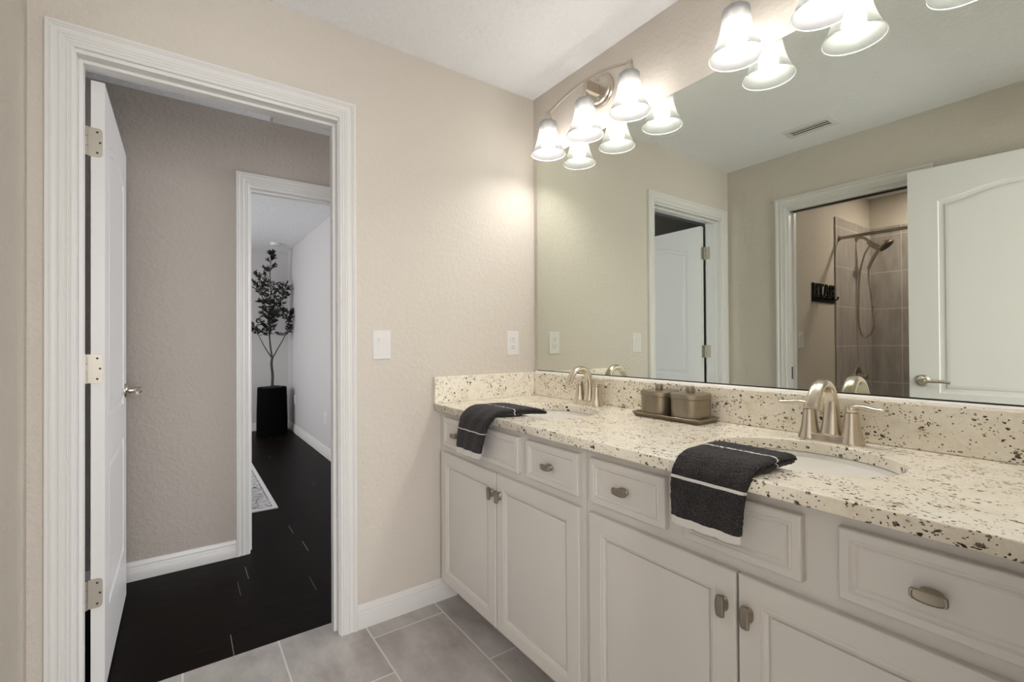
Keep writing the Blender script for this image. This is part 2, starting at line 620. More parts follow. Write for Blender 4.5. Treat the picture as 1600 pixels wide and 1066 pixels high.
def casing(name, p0, p1, top, plane, axis, sgn, label, reveal=.004, k=.76):
    """axis 'x': opening spans X p0..p1 in the plane Y=plane, projecting sgn*Y; axis 'y' likewise"""
    rs = []
    a, c = min(p0, p1) - reveal, max(p0, p1) + reveal
    tp = top + reveal + CAS_TOP_EXTRA
    for o, d in CAS:
        o *= k
        q = plane + sgn * d
        pts = [(a - o, 0), (a - o, tp + o), (c + o, tp + o), (c + o, 0)]
        rs.append([(h, q, z) if axis == 'x' else (q, h, z) for h, z in pts])
    b = MB().rings(rs, False, False, False)
    # close the feet and back
    n = len(CAS)
    b.f.append([i * 4 for i in range(n)]); b.mi.append(0)
    b.f.append([i * 4 + 3 for i in range(n)]); b.mi.append(0)
    for j in range(3):
        b.f.append([j, j + 1, (n - 1) * 4 + j + 1, (n - 1) * 4 + j]); b.mi.append(0)
    return structure(b.build(name, M['trim'], smooth=28), label, 'door casing')


casing('trim_1', DL, DR, DH, 0, 'x', -1, 'white fluted casing around the hall doorway')
casing('trim_2', SR, SL, SH, LX, 'y', 1, 'white casing around the shower doorway seen in the mirror')
casing('trim_3', -1.200, -.44, 2.043, HW, 'x', -1, 'white casing around the far room doorway')
casing('trim_4', DL, DR, DH, .115, 'x', 1, 'white casing on the hall side of the doorway')


def jamb(name, p0, p1, top, q0, q1, axis, label, stop=None, th=.02, slot=False):
    b = MB()

    def bx(h0, h1, z0, z1, a, c):
        if axis == 'x':
            b.box((h0, a, z0), (h1, c, z1))
        else:
            b.box((a, h0, z0), (c, h1, z1))
    bx(p0 - th, p0, 0, top, q0, q1)
    bx(p1, p1 + th, 0, top, q0, q1)
    bx(p0 - th, p1 + th, top, top + th, q0, q1)
    if stop:
        for s0, s1 in stop:
            bx(p0, p0 + .011, 0, top, s0, s1)
            bx(p1 - .011, p1, 0, top, s0, s1)
            bx(p0 + .011, p1 - .011, top - .011, top, s0, s1)
    return structure(b.build(name, M['trim'], bevel=.0015), label, 'door jamb')


jamb('trim_5', DL, DR, DH, 0, .115, 'x', 'white jamb and stop lining the hall doorway', [(.036, .074)])
jamb('trim_6', SR, SL, SH, LX - .115, LX, 'y', 'white split jamb of the shower doorway', [(LX - .115, LX - .085), (LX - .032, LX - .004)])
jamb('trim_7', -1.200, -.44, 2.043, HW, HW + .115, 'x', 'white jamb of the far room doorway', [(HW + .04, HW + .08)])
b = MB().box((LX - .083, SR + .012, SH - .012), (LX - .034, SL - .012, SH - .001))
structure(b.build('trim_8', M['gap']), 'dark track slot in the shower doorway head', 'door track')
b = MB().box((LX - .068, SL - .003, .90), (LX - .050, SL, .985))
tag(b.build('strike_plate', M['gap']), 'small dark strike plate on the shower doorway jamb', 'strike plate')

# ---- baseboards: profile (projection, height)
BB = [(.0, 0), (.0145, 0), (.0145, .050), (.0125, .054), (.0125, .058), (.0105, .061), (.0095, .069), (.0095, .072), (.0075, .075), (.0065, .083), (.003, .090), (0, .092)]


def baseboard(name, p0, p1, plane, axis, sgn, label, k=1.0):
    rs = []
    for h in (p0, p1):
        rs.append([(h, plane + sgn * d, z * k) if axis == 'x' else (plane + sgn * d, h, z * k) for d, z in BB])
    return structure(MB().rings(rs).build(name, M['trim'], smooth=28), label, 'baseboard')


baseboard('baseboard_end', DR + .0688, -.476, 0, 'x', -1, 'white baseboard on the end wall beside the vanity', 1.03)
baseboard('baseboard_left', SL + .0688, 0, LX, 'y', 1, 'white baseboard on the wall opposite the mirror')
baseboard('baseboard_hall', -4.0, -1.200 - .0688, HW, 'x', -1, 'white moulded baseboard on the hall wall')
baseboard('baseboard_far_side', HW + .13, 5.15, -.30, 'y', -1, 'white baseboard along the pale side wall of the far room', 1.15)
baseboard('baseboard_far_end', -3.4, -.315, 5.15, 'x', -1, 'white baseboard behind the potted tree', 1.15)


# ------------------------------------------------------------------ panel doors
def door_face(b, w, h, y0, sgn, st, tr, pb):
    """moulded two panel face on local X (0..w) Z (0..h) at local Y=y0, pushing inwards by -sgn"""
    NA = 17

    def outline(x0, x1, z0, z1, rise, ins):
        """left bottom -> left top -> arch -> right bottom, inset"""
        x0, x1, z0 = x0 + ins, x1 - ins, z0 + ins
        pts = [(x0, z0)]
        for i in range(NA):
            k = i / (NA - 1)
            bump = rise * (.5 - .5 * math.cos(2 * PI * k)) ** .8 if rise else 0
            pts.append((x0 + (x1 - x0) * k, z1 - ins + bump))
        pts.append((x1, z0))
        return pts

    def cell(z0, z1):
        pts = [(0, z0)]
        for i in range(NA):
            k = i / (NA - 1)
            xx = st + (w - 2 * st) * k
            if i == 0:
                xx = 0
            if i == NA - 1:
                xx = w
            pts.append((xx, z1))
        pts.append((w, z0))
        return pts
    prof = [(0, 0), (.004, .005), (.014, .0075), (.024, .0065), (.030, .0025), (.040, .0008), (.046, .0015)]
    split = .83
    for (c0, c1), (pz0, pz1, rise) in (((split, h), (pb, h - tr, .052)), ((0, split), (.24, .745, 0))):
        rs = [[(x, y0, z) for x, z in cell(c0, c1)]]
        for ins, d in prof:
            rs.append([(x, y0 - sgn * d, z) for x, z in outline(st, w - st, pz0, pz1, rise, ins)])
        b.rings(rs, False, True)


def panel_door(name, w, h, th, label, lever_z=.945, backset=.06, hinges=True, st=.115, tr=.172, pb=.89):
    """local frame: hinge edge at x=0, free edge at x=w, faces at y=+-th/2, z from 0"""
    root = thing(name, label, 'door')
    root['kind'] = 'structure'
    b = MB()
    door_face(b, w, h, th / 2, 1, st, tr, pb)
    door_face(b, w, h, -th / 2, -1, st, tr, pb)
    t2 = th / 2
    for q in ([(0, t2, 0), (0, -t2, 0), (0, -t2, h), (0, t2, h)], [(w, t2, 0), (w, -t2, 0), (w, -t2, h), (w, t2, h)],
              [(0, t2, 0), (w, t2, 0), (w, -t2, 0), (0, -t2, 0)], [(0, t2, h), (w, t2, h), (w, -t2, h), (0, -t2, h)]):
        b.add(q, [(0, 1, 2, 3)])
    b.build('slab', M['door'], root, smooth=22)
    # lever sets on both faces
    for sgn in (1, -1):
        T = frame(Vector((-1, 0, 0)), Vector((0, 0, 1)), Vector((0, sgn, 0)), (w - backset, sgn * t2, lever_z))
        hb = MB().lathe([(.0325, 0), (.0325, .003), (.031, .006), (.026, .009), (.024, .011), (.014, .013), (.0125, .020), (.0115, .038), (.0145, .044), (.0145, .056), (.012, .060)], 28, T)
        lev = hb.build('door_handle', M['satin'], root, smooth=35)
        p = smooth_path([(0, 0, .051), (.03, .001, .052), (.065, .002, .050), (.095, -.001, .049), (.112, -.004, .050)], 6)
        lb = MB().sweep(p, lambda t: (.0105 - .003 * t, .0065 - .001 * t), 14, Vector((0, 1, 0)), T=T)
        lb.build('lever', M['satin'], lev, smooth=50)
    if hinges:
        for z in (.335, 1.075, 1.825):
            hb = MB()
            # leaf on the hinge edge, rounded outer corners
            r = .012
            half = [(.0125 - r + r * math.cos(a), -.0475 + r + r * math.sin(a)) for a in [math.radians(-90 + 15 * i) for i in range(7)]]
            poly = [(-.0275, -.0475)] + half + [(x_, -z_) for x_, z_ in half[::-1]] + [(-.0275, .0475)]
            poly = [(-x_, z_) for x_, z_ in poly]
            T = frame(Vector((0, 1, 0)), Vector((0, 0, 1)), Vector((-1, 0, 0)), (0, 0, z))
            hb.prism(poly, 0, .0028, T)
            hg = hb.build('hinge', M['hinge'], root)
            kb = MB()
            for k in range(3):
                z0 = z - .0475 + k * .0322
                kb.lathe([(.0062, z0), (.0062, z0 + .0305)], 14, Matrix.Translation((-.004, t2 + .0125, 0)))
            kb.build('hinge_knuckle', M['hinge'], hg, smooth=40)
            for yy, zz in ((.001, .034), (-.006, 0), (.001, -.034)):
                MB().lathe([(.0034, .0026), (.0034, .0034), (.0014, .0036)], 10, frame(Vector((0, 1, 0)), Vector((0, 0, 1)), Vector((-1, 0, 0)), (0, yy, z + zz))).build('hinge_screw', M['gap'], hg)
    return root


# hall door: opened 90 degrees into the hall, hinge edge towards the camera
d1 = panel_door('door_1', .745, 2.03, .035, 'white panelled door swung open into the hall, hinge edge showing')
d1.location = (-1.7395, .128, .012)
d1.rotation_euler = (0, 0, PI / 2)
# jamb leaves of the hinges
for z in (.347, 1.087, 1.837):
    hb = MB().box((DL, .084, z - .0475), (DL + .0015, .122, z + .0475))
    tag(hb.build('hinge_leaf', M['hinge']), 'satin metal hinge leaf screwed to the hall doorway jamb', 'hinge', 'jamb hinge leaves of the hall door')
# entrance door, opened against the wall opposite the mirror
A = Vector((-1.754, -1.103, 0)); B = Vector((-1.853, -1.897, 0))
d2 = panel_door('door_2', .80, 2.074, .035, 'white arched panel door with a satin lever, standing open, seen in the mirror', .934, .055, False, .122, .18, .872)
ang = math.atan2((A - B).y, (A - B).x)
d2.rotation_euler = (0, 0, ang)
nrm = Vector((math.cos(ang - PI / 2), math.sin(ang - PI / 2), 0))
d2.location = B - nrm * .0175 + Vector((0, 0, .012))

# ------------------------------------------------------------------ vanity
XF, XD = -.549, -.567       # face frame, door fronts


def front(y0, y1, z0, z1, prof):
    b = MB()
    rs = []
    for ins, d in prof:
        x = XF - d
        rs.append([(x, y0 - ins, z0 + ins), (x, y1 + ins, z0 + ins), (x, y1 + ins, z1 - ins), (x, y0 - ins, z1 - ins)])
    b.rings(rs)
    return b


PD = [(0, .0004), (0, .0145), (.0015, .0170), (.0035, .018), (.0165, .018), (.0180, .0160), (.0195, .0160), (.0215, .0172), (.026, .0150), (.0275, .0132), (.0295, .0132), (.0305, .0142), (.033, .0142)]
PC = [(0, .0004), (0, .0145), (.0015, .0170), (.0035, .018), (.045, .018), (.0465, .0162), (.048, .0162), (.052, .0172), (.060, .0140), (.0615, .0090), (.064, .0080), (.0655, .0118), (.069, .0125)]


def knob(parent, y, z, vertical):
    """bow shaped knob: plate on a stout post"""
    ex, ey = (Vector((0, -1, 0)), Vector((0, 0, 1))) if not vertical else (Vector((0, 0, -1)), Vector((0, -1, 0)))
    T = frame(ex, ey, Vector((-1, 0, 0)), (XD, y, z))

    def outl(w, h, k):
        top = [(-w, h * .62), (-w * .92, h), (-w * .5, h * .93), (0, h * .9), (w * .5, h * .93), (w * .92, h), (w, h * .62)]
        bot = [(w, -h * .35), (w * .9, -h * .72), (w * .5, -h * 1.05), (0, -h * 1.18), (-w * .5, -h * 1.05), (-w * .9, -h * .72), (-w, -h * .35)]
        return [(x * k, yy * k) for x, yy in top + bot]
    b = MB()
    rs = []
    for k, zz in ((.62, .013), (.95, .0155), (1.0, .018), (1.0, .021), (.95, .0232), (.84, .0238), (.80, .0222), (.5, .0218)):
        rs.append([(x, yy, zz - .0035 * (1 - (x / .024) ** 2)) for x, yy in outl(.0235, .0092, k)])
    b.rings(rs, T=T)
    b.lathe([(.0125, 0.0002), (.0125, .003), (.0095, .006), (.0085, .012), (.0095, .0175)], 20, T @ Matrix.Scale(1.25, 4, (1, 0, 0)) @ Matrix.Scale(.8, 4, (0, 1, 0)), power=2.6)
    return b.build('knob', M['knob'], parent, smooth=45)


def cabinet(y0, y1, label, fronts, doors):
    root = thing('vanity_cabinet', label, 'cabinet', group=None)
    b = MB()
    b.box((XF, y0, .655), (XF + .018, y1, .861))
    b.box((XF, y0, .10), (XF + .018, y1, .135))
    b.box((XF, y0, .135), (XF + .018, y0 - .062, .655))
    b.box((XF, y1 + .062, .135), (XF + .018, y1, .655))
    for ya, yb in ((y0, y0 - .012), (y1 + .012, y1)):
        b.box((XF + .018, ya, .10), (-.004, yb, .861))
    b.box((XF + .018, y0 - .012, .10), (-.004, y1 + .012, .115))
    b.box((-.016, y0 - .012, .115), (-.004, y1 + .012, .861))
    b.build('body', M['cabinet'], root)
    b = MB().box((-.475, y0 - .0005, .0), (-.02, y1 + .0005, .10))
    b.build('toe_kick', M['toe'], root)
    for a, c, kn in fronts:
        o = front(a, c, .711, .837, PD).build('drawer' if kn else 'false_front', M['cabinet'], root, smooth=25)
        if kn:
            knob(o, (a + c) / 2, .772, False)
    for a, c, ky in doors:
        o = front(a, c, .108, .681, PC).build('door', M['cabinet'], root, smooth=25)
        knob(o, ky, .606, True)
    return root


cabinet(-.002, -.9405, 'off-white vanity cabinet against the end wall, under the first sink',
        [(-.057, -.312, True), (-.366, -.620, False), (-.667, -.919, True)], [(-.038, -.479, -.459), (-.485, -.923, -.511)])
cabinet(-.9415, -1.900, 'off-white vanity cabinet nearer the camera, under the second sink',
        [(-.967, -1.221, True), (-1.272, -1.524, False), (-1.584, -1.838, True)], [(-.964, -1.3965, -1.371), (-1.4015, -1.838, -1.424)])

# countertop with two oval cut-outs
ZC = .892
SINKS = (-.475, -1.400)
SXC, SA, SB = -.292, .172, .208      # centre X, half depth (X), half width (Y)
XE = -.585


def plate(outer, holes, z0, z1, bev):
    cu = bpy.data.curves.new('plate', 'CURVE')
    cu.dimensions = '2D'
    cu.fill_mode = 'BOTH'
    for pts in [outer] + holes:
        sp = cu.splines.new('POLY')
        sp.points.add(len(pts) - 1)
        for p, (x, y) in zip(sp.points, pts):
            p.co = (x, y, 0, 1)
        sp.use_cyclic_u = True
    cu.extrude = (z1 - z0) / 2 - bev
    cu.bevel_depth = bev
    cu.bevel_resolution = 2
    cu.offset = -bev
    o = bpy.data.objects.new('plate', cu)
    COL.objects.link(o)
    dg = bpy.context.evaluated_depsgraph_get()
    me = bpy.data.meshes.new_from_object(o.evaluated_get(dg))
    bpy.data.objects.remove(o)
    me.transform(Matrix.Translation((0, 0, (z0 + z1) / 2)))
    return me


def ell(yc, a, b, n=72):
    return [(SXC + a * math.cos(2 * PI * i / n), yc + b * math.sin(2 * PI * i / n)) for i in range(n)]


top = thing('countertop', 'cream speckled granite countertop with two oval sink cut-outs', 'countertop')
me = plate([(XE, -1.903), (-.001, -1.903), (-.001, -.001), (XE, -.001)], [ell(y, SA, SB) for y in SINKS], .862, ZC, .003)
me.materials.clear()
me.materials.append(M['granite'])
me.name = 'slab'
o = bpy.data.objects.new('slab', me)
COL.objects.link(o)
o.parent = top
MB().box((-.020, -1.903, ZC), (-.001, -.001, 1.0090)).build('backsplash', M['granite'], top, bevel=.004)
MB().box((XE, -.0205, ZC), (-.0205, -.001, 1.0120)).build('side_splash', M['granite'], top, bevel=.002)

for y, lab in zip(SINKS, ('white oval undermount sink set nearer the end wall', 'white oval undermount sink set nearer the camera')):
    r = thing('sink', lab, 'sink', (SXC, y, .861))
    b = MB()
    rs = []
    N = 56

    def er(a, bb, z):
        return [(a * math.cos(2 * PI * i / N), bb * math.sin(2 * PI * i / N), z) for i in range(N)]
    prof = [(1.12, -.012), (1.12, 0), (1.012, 0), (1.0, -.003), (.985, -.02), (.95, -.06), (.86, -.10), (.66, -.130), (.38, -.143), (.14, -.147)]
    for k, z in prof:
        rs.append(er(SA * k, SB * k + (SA - SB) * (1 - k if k < 1 else 0) * .9, z))
    for k, z in reversed(prof[2:]):
        rs.append(er((SA + .01) * k, (SB + .01) * k + (SA - SB) * (1 - k if k < 1 else 0) * .9, z - .012))
    b.rings(rs, False, True)
    # bowl floor inside
    b.f.append([4 * 0 + len(prof) * N - N + i for i in range(N)]); b.mi.append(0)
    b.build('basin', M['porcelain'], r, smooth=50)
    MB().lathe([(.0, -.1455), (.021, -.1450), (.0235, -.1462), (.0235, -.1468)], 24, cap0=False, cap1=False).build('drain', M['chrome'], r, smooth=40)


# ------------------------------------------------------------------ faucets (local x along the wall, y out from the wall)
def make_faucet(label):
    root = thing('faucet', label, 'faucet')
    b = MB()
    n = 64

    def plan(k, z, dx=0):
        ring = []
        for i in range(n):
            a = 2 * PI * i / n
            ca, sa = math.cos(a), math.sin(a)
            x = (.0785 - dx) * (abs(ca) ** .75) * (1 if ca >= 0 else -1)
            waist = .0225 + .0065 * min(1, abs(x) / .055) ** 2
            mid = .004 * math.exp(-(x / .022) ** 2)
            y = (waist + mid) * (abs(sa) ** .62) * (1 if sa >= 0 else -1)
            ring.append((x * k, y * k, z))
        return ring
    b.rings([plan(1, 0), plan(1, .003), plan(.985, .006), plan(.955, .011), plan(.93, .016), plan(.90, .019), plan(.80, .0205)])
    b.build('base_plate', M['nickel'], root, smooth=40)
    for sx in (-1, 1):
        T = Matrix.Translation((sx * .0508, 0, .0))
        hb = MB().lathe([(.0285, .004), (.0270, .012), (.0240, .022), (.0212, .036), (.0190, .052), (.0172, .068), (.0162, .080), (.0160, .083), (.0145, .0838)], 30, T)
        hd = hb.build('handle_base', M['nickel'], root, smooth=40)
        lb = MB()
        lb.lathe([(.0140, .0842), (.0152, .0855), (.0150, .094), (.0140, .099), (.009, .1015)], 26, T)
        p = smooth_path([(sx * .043, 0, .0945), (sx * .056, .001, .0985), (sx * .070, .003, .1010), (sx * .088, .006, .0995), (sx * .108, .010, .0965), (sx * .128, .013, .0975)], 5)
        lb.sweep(p, lambda t: lerp_table([(0, .0125, .0062), (.25, .0120, .0066), (.55, .0115, .0074), (.8, .0108, .0072), (.95, .008, .0052), (1, .0035, .0025)], t), 16, Vector((0, 1, 0)))
        lb.build('lever', M['nickel'], hd, smooth=50)
    p = smooth_path([(0, -.004, .012), (0, -.007, .045), (0, -.009, .085), (0, -.003, .122), (0, .016, .148), (0, .045, .1585), (0, .075, .150), (0, .098, .127), (0, .112, .100)], 6)
    sb = MB().sweep(p, lambda t: lerp_table([(0, .027, .0235), (.12, .0215, .0185), (.35, .0165, .0150), (.55, .0160, .0130), (.75, .0165, .0105), (1, .0172, .0085)], t), 28, Vector((1, 0, 0)), power=2.5)
    sb.build('spout', M['nickel'], root, smooth=50)
    lr = MB().lathe([(.0022, .018), (.0022, .066), (.0052, .070), (.0056, .075), (.0035, .079)], 14, Matrix.Translation((.004, -.0265, 0)))
    lr.build('lift_rod', M['nickel'], root, smooth=40)
    return root


# local x -> world -Y, local y -> world -X
fa = make_faucet('brushed nickel two-handle faucet behind the sink nearer the end wall')
fa.rotation_euler = (0, 0, PI / 2)
FXX = -.072
fa.location = (FXX, -.464, ZC)
fb = copy_tree(fa)
fb['label'] = 'brushed nickel two-handle faucet behind the sink nearer the camera'
fb.location = (FXX, -1.391, ZC)

# ------------------------------------------------------------------ mirror
mr = thing('frameless_mirror', 'large frameless mirror over the granite backsplash', 'mirror')
MB().box((-.006, -1.90, 1.0215), (-.0006, -.033, 2.099)).build('glass', M['silver'], mr)
MB().box((-.0085, -1.90, 1.0178), (-.0006, -.033, 1.0214)).build('shadow_gap_strip', M['gap'], mr)  # dark strip standing in for the shadow gap under the mirror
b = MB()
b.rings([[(-.0155, y, 1.0092), (-.0145, y, 1.0125), (-.011, y, 1.0158), (-.0085, y, 1.0176), (-.0006, y, 1.0176), (-.0006, y, 1.0092)] for y in (-1.90, -.0215)])
b.build('highlight_bead', M['edge_highlight'], mr, smooth=60)  # pale bead painting in the lamp-lit edge above the backsplash

# ------------------------------------------------------------------ vanity lights
def make_light(label):
    root = thing('vanity_light', label, 'light fixture', group=None)
    T = frame(Vector((0, 1, 0)), Vector((0, 0, 1)), Vector((-1, 0, 0)), (-.0005, 0, 2.272))
    b = MB().lathe([(.072, 0), (.072, .006), (.069, .011), (.063, .013), (.060, .013), (.058, .018), (.053, .022), (.045, .0235), (.0, .0245)], 44, T, cap1=False)
    cn = b.build('canopy', M['satin'], root, smooth=30)
    for zz in (.040, -.040):
        MB().lathe([(.0045, .0225), (.0045, .027), (.002, .0285)], 12, T @ Matrix.Translation((0, zz, 0))).build('canopy_screw', M['satin'], cn, smooth=40)
    ab = MB().box((-.106, -.010, 2.243), (-.020, .010, 2.289))
    ab.build('arm', M['satin'], root, bevel=.002)
    # arched flat bar
    p = []
    for i in range(25):
        k = i / 24 * 2 - 1
        p.append((-.108 + .002 * k * k, .246 * k, 2.282 - .042 * k * k))
    b = MB().sweep(p, lambda t: (.0042, .0075), 12, Vector((1, 0, 0)), power=6)
    for i in (-1, 1):
        b.lathe([(.012, 2.232), (.0135, 2.240), (.011, 2.249), (.004, 2.2515)], 18, Matrix.Translation((-.106, i * .245, 0)))
    b.build('bar', M['satin'], root, smooth=40)
    for y, zt in ((-.2435, 2.240), (0, 2.279), (.2435, 2.240)):
        Ty = Matrix.Translation((-.106, y, 0))
        b = MB().lathe([(.006, zt), (.0065, 2.234), (.0135, 2.232), (.0165, 2.226), (.0215, 2.208), (.0235, 2.200), (.0235, 2.190), (.014, 2.189)], 26, Ty)
        b.build('socket_cup', M['satin'], root, smooth=35)
        pr = [(.0255, 2.203), (.034, 2.2015), (.0385, 2.197), (.0405, 2.188), (.0415, 2.172), (.0440, 2.150), (.0490, 2.125), (.0565, 2.100), (.0660, 2.076), (.0745, 2.059), (.0795, 2.0495)]
        b = MB().lathe(pr, 48, Ty, cap0=False, cap1=False)
        sh = b.build('shade', M['frost'], root, smooth=60)
        rm = [(.0795 + .0013 * math.cos(a), 2.0492 + .0016 * math.sin(a)) for a in [2 * PI * i / 10 for i in range(11)]]
        MB().lathe(rm, 48, Ty, cap0=False, cap1=False).build('shade_rim', M['rim'], sh, smooth=80)
        bb = MB().lathe([(.0165, 2.150), (.0210, 2.139), (.0250, 2.128), (.0278, 2.117), (.0300, 2.103), (.0290, 2.088), (.0235, 2.074), (.014, 2.0665), (.001, 2.0645)], 26, Ty)
        bb.build('bulb', M['bulb'], sh, smooth=60)
        bb = MB().lathe([(.0105, 2.188), (.0110, 2.172), (.0130, 2.160), (.0163, 2.1505)], 26, Ty)
        bb.build('bulb_neck', M['plastic'], sh, smooth=60)
    return root


la = make_light('three-shade brushed nickel vanity light beside the end wall corner')
la.location = (0, -.490, 0)
lb_ = copy_tree(la)
lb_['label'] = 'three-shade vanity light over the second sink, cut by the top of the photo'
lb_.location = (0, -1.401, 0)

# ------------------------------------------------------------------ tray and canisters
b = MB()


def rrect(hx, hy, r, z, n=6):
    pts = []
    for cx, cy, a0 in ((hx - r, hy - r, 0), (-hx + r, hy - r, 90), (-hx + r, -hy + r, 180), (hx - r, -hy + r, 270)):
        for i in range(n + 1):
            a = math.radians(a0 + 90 * i / n)
            pts.append((cx + r * math.cos(a), cy + r * math.sin(a), z))
    return pts


b.rings([rrect(.052, .128, .006, 0), rrect(.058, .134, .007, .006), rrect(.064, .140, .008, .0155), rrect(.0625, .1385, .008, .0165), rrect(.055, .131, .006, .007), rrect(.050, .126, .006, .0045)])
o = b.build('tray', M['canister'], smooth=30, loc=(-.089, -.908, ZC + .0002))
tag(o, 'rectangular pewter vanity tray on the granite countertop', 'tray')


def canister(label):
    r = thing('canister', label, 'canister', group=None)
    MB().lathe([(.053, 0), (.0565, .003), (.0575, .010), (.0580, .070), (.0575, .072)], 48, power=2.9).build('jar', M['canister'], r, smooth=40)
    MB().lathe([(.0592, .0725), (.0605, .074), (.0605, .088), (.0590, .0905), (.052, .0918), (.0, .0925)], 48, power=2.9, cap1=False).build('lid', M['canister'], r, smooth=40)
    lid = r.children[-1]
    MB().lathe([(.0130, .0915), (.0135, .093), (.0135, .111), (.0125, .1125)], 24).build('lid_knob', M['canister'], lid, smooth=40)
    return r


ca = canister('pewter lidded canister on the tray, the one towards the end wall')
ca.location = (-.087, -.846, ZC + .0048)
cb = copy_tree(ca)
cb['label'] = 'pewter lidded canister on the tray, the one towards the second sink'
cb.location = (-.087, -.974, ZC + .0048)


# ------------------------------------------------------------------ towels draped over the counter edge
def towel(label, top_pts, yc, wid, thick, stripes, hem, tip=None):
    """top_pts: centre line (x, z) of the outer surface from the back end to the hem; yc(s), wid(s) along the length"""
    P = [(p.x, p.z) for p in smooth_path([(x, 0, z) for x, z in top_pts], 14)]
    # resample evenly
    d = [0]
    for a, c in zip(P, P[1:]):
        d.append(d[-1] + math.hypot(c[0] - a[0], c[1] - a[1]))
    Ltot = d[-1]
    n = 110
    Q = []
    for i in range(n + 1):
        s = Ltot * i / n
        j = max(k for k in range(len(d)) if d[k] <= s + 1e-9)
        j = min(j, len(P) - 2)
        k = (s - d[j]) / max(1e-9, d[j + 1] - d[j])
        Q.append((P[j][0] + (P[j + 1][0] - P[j][0]) * k, P[j][1] + (P[j + 1][1] - P[j][1]) * k))
    # section: folded double layer, groove at the fold edges; (u across -1..1, v depth 0 outer .. 1 inner)
    sec = []
    m_ = 14
    for i in range(m_ + 1):
        sec.append((-.93 + 1.86 * i / m_, 0))
    sec += [(.975, .04), (.998, .16), (1.0, .30), (.98, .42), (.90, .49), (.98, .56), (1.0, .70), (.995, .86), (.965, .97)]
    for i in range(8):
        sec.append((.9 - 1.8 * i / 7, 1))
    sec += [(-.965, .97), (-.995, .86), (-1.0, .70), (-.98, .56), (-.90, .49), (-.98, .42), (-1.0, .30), (-.998, .16), (-.975, .04)]
    rng = random.Random(len(label))
    ph = [rng.uniform(0, 6) for _ in range(4)]
    rs = []
    for i, (x, z) in enumerate(Q):
        s = Ltot * i / n
        x0, z0 = Q[max(i - 1, 0)]
        x1, z1 = Q[min(i + 1, n)]
        tx, tz = x1 - x0, z1 - z0
        l = math.hypot(tx, tz) or 1
        nx, nz = -tz / l, tx / l           # inner normal (towards the counter / cabinet)
        y0, hw = yc(s / Ltot), wid(s / Ltot) / 2
        # rounded ends
        e = min(s, Ltot - s)
        th = thick(s / Ltot)
        ring = []
        for u, v in sec:
            wob = .0022 * math.sin(9 * u + ph[0] + s * 18) * min(1, max(0, (s / Ltot - .4) * 3)) + .0012 * math.sin(23 * u + ph[1])
            back = 0
            if tip and s < tip[0]:
                back = tip[1] * (1 - s / tip[0])
            dv = th * v - wob * (1 - v)
            yy = y0 - u * hw + back * max(0, u)   # u=+1 is the side nearer the camera (-Y)
            px, pz = x + nx * dv, z + nz * dv
            if pz < ZC + .0058 and px > XE - .0058 and pz > .855:
                if ZC + .0058 - pz < px - (XE - .0058):
                    pz = ZC + .0058
                else:
                    px = XE - .0058
            ring.append((px, yy, pz))
        rs.append(ring)
    b = MB()
    b.rings(rs, True, True)
    ns = len(sec)
    for fi in range(len(b.f) - 2):
        i, j = divmod(fi, ns)
        s = Ltot - Ltot * (i + .5) / n
        if s < hem or any(abs(s - q) < w / 2 for q, w in stripes):
            b.mi[fi] = 1
    o = b.build('hand_towel', [M['terry'], M['band']], smooth=70)
    # soft terry irregularity
    sub = o.modifiers.new('soft', 'SUBSURF')
    sub.levels = sub.render_levels = 1
    tx = bpy.data.textures.new('terry', 'CLOUDS')
    tx.noise_scale = .006
    dm = o.modifiers.new('nap', 'DISPLACE')
    dm.texture = tx
    dm.strength = .0036
    dm.mid_level = .5
    tag(o, label, 'towel')
    return o


def tab(*p):
    return lambda t: lerp_table(p, t)[0]


towel('charcoal white-banded hand towel draped over the counter before the sink nearer the camera',
      [(-.394, ZC + .010), (-.404, ZC + .021), (-.440, ZC + .029), (-.52, ZC + .028), (-.572, ZC + .021), (-.607, ZC - .008), (-.617, ZC - .05), (-.617, .80), (-.614, .758)],
      tab((0, -1.362), (.4, -1.362), (1, -1.352)), tab((0, .168), (.1, .176), (.6, .172), (1, .158)), tab((0, .016), (.12, .026), (.42, .025), (.55, .018), (1, .012)),
      [(.108, .0065), (.255, .0045)], .019)
towel('charcoal white-banded hand towel trailing to a point beside the sink nearer the end wall',
      [(-.395, ZC + .012), (-.41, ZC + .022), (-.45, ZC + .029), (-.52, ZC + .029), (-.572, ZC + .024), (-.607, ZC - .006), (-.616, ZC - .05), (-.614, .79), (-.606, .724)],
      tab((0, -.455), (.35, -.430), (.55, -.405), (1, -.335)), tab((0, .20), (.3, .215), (.6, .205), (1, .178)), tab((0, .014), (.12, .027), (.42, .027), (.55, .020), (1, .012)),
      [(.105, .0045), (.265, .0040)], .024, (.05, -.03))

# ------------------------------------------------------------------ switches and outlets
def plate_mesh(w=.079, h=.124):
    b = MB()
    b.rings([rrect(w / 2, h / 2, .004, 0, 3), rrect(w / 2, h / 2, .004, .002, 3), rrect(w / 2 - .004, h / 2 - .004, .003, .0062, 3)])
    return b


def on_wall(o, loc, facing):
    """local Z -> facing, local Y -> up"""
    ez = Vector(facing)
    ey = Vector((0, 0, 1))
    ex = ey.cross(ez)
    o.matrix_world = frame(ex, ey, ez, loc)


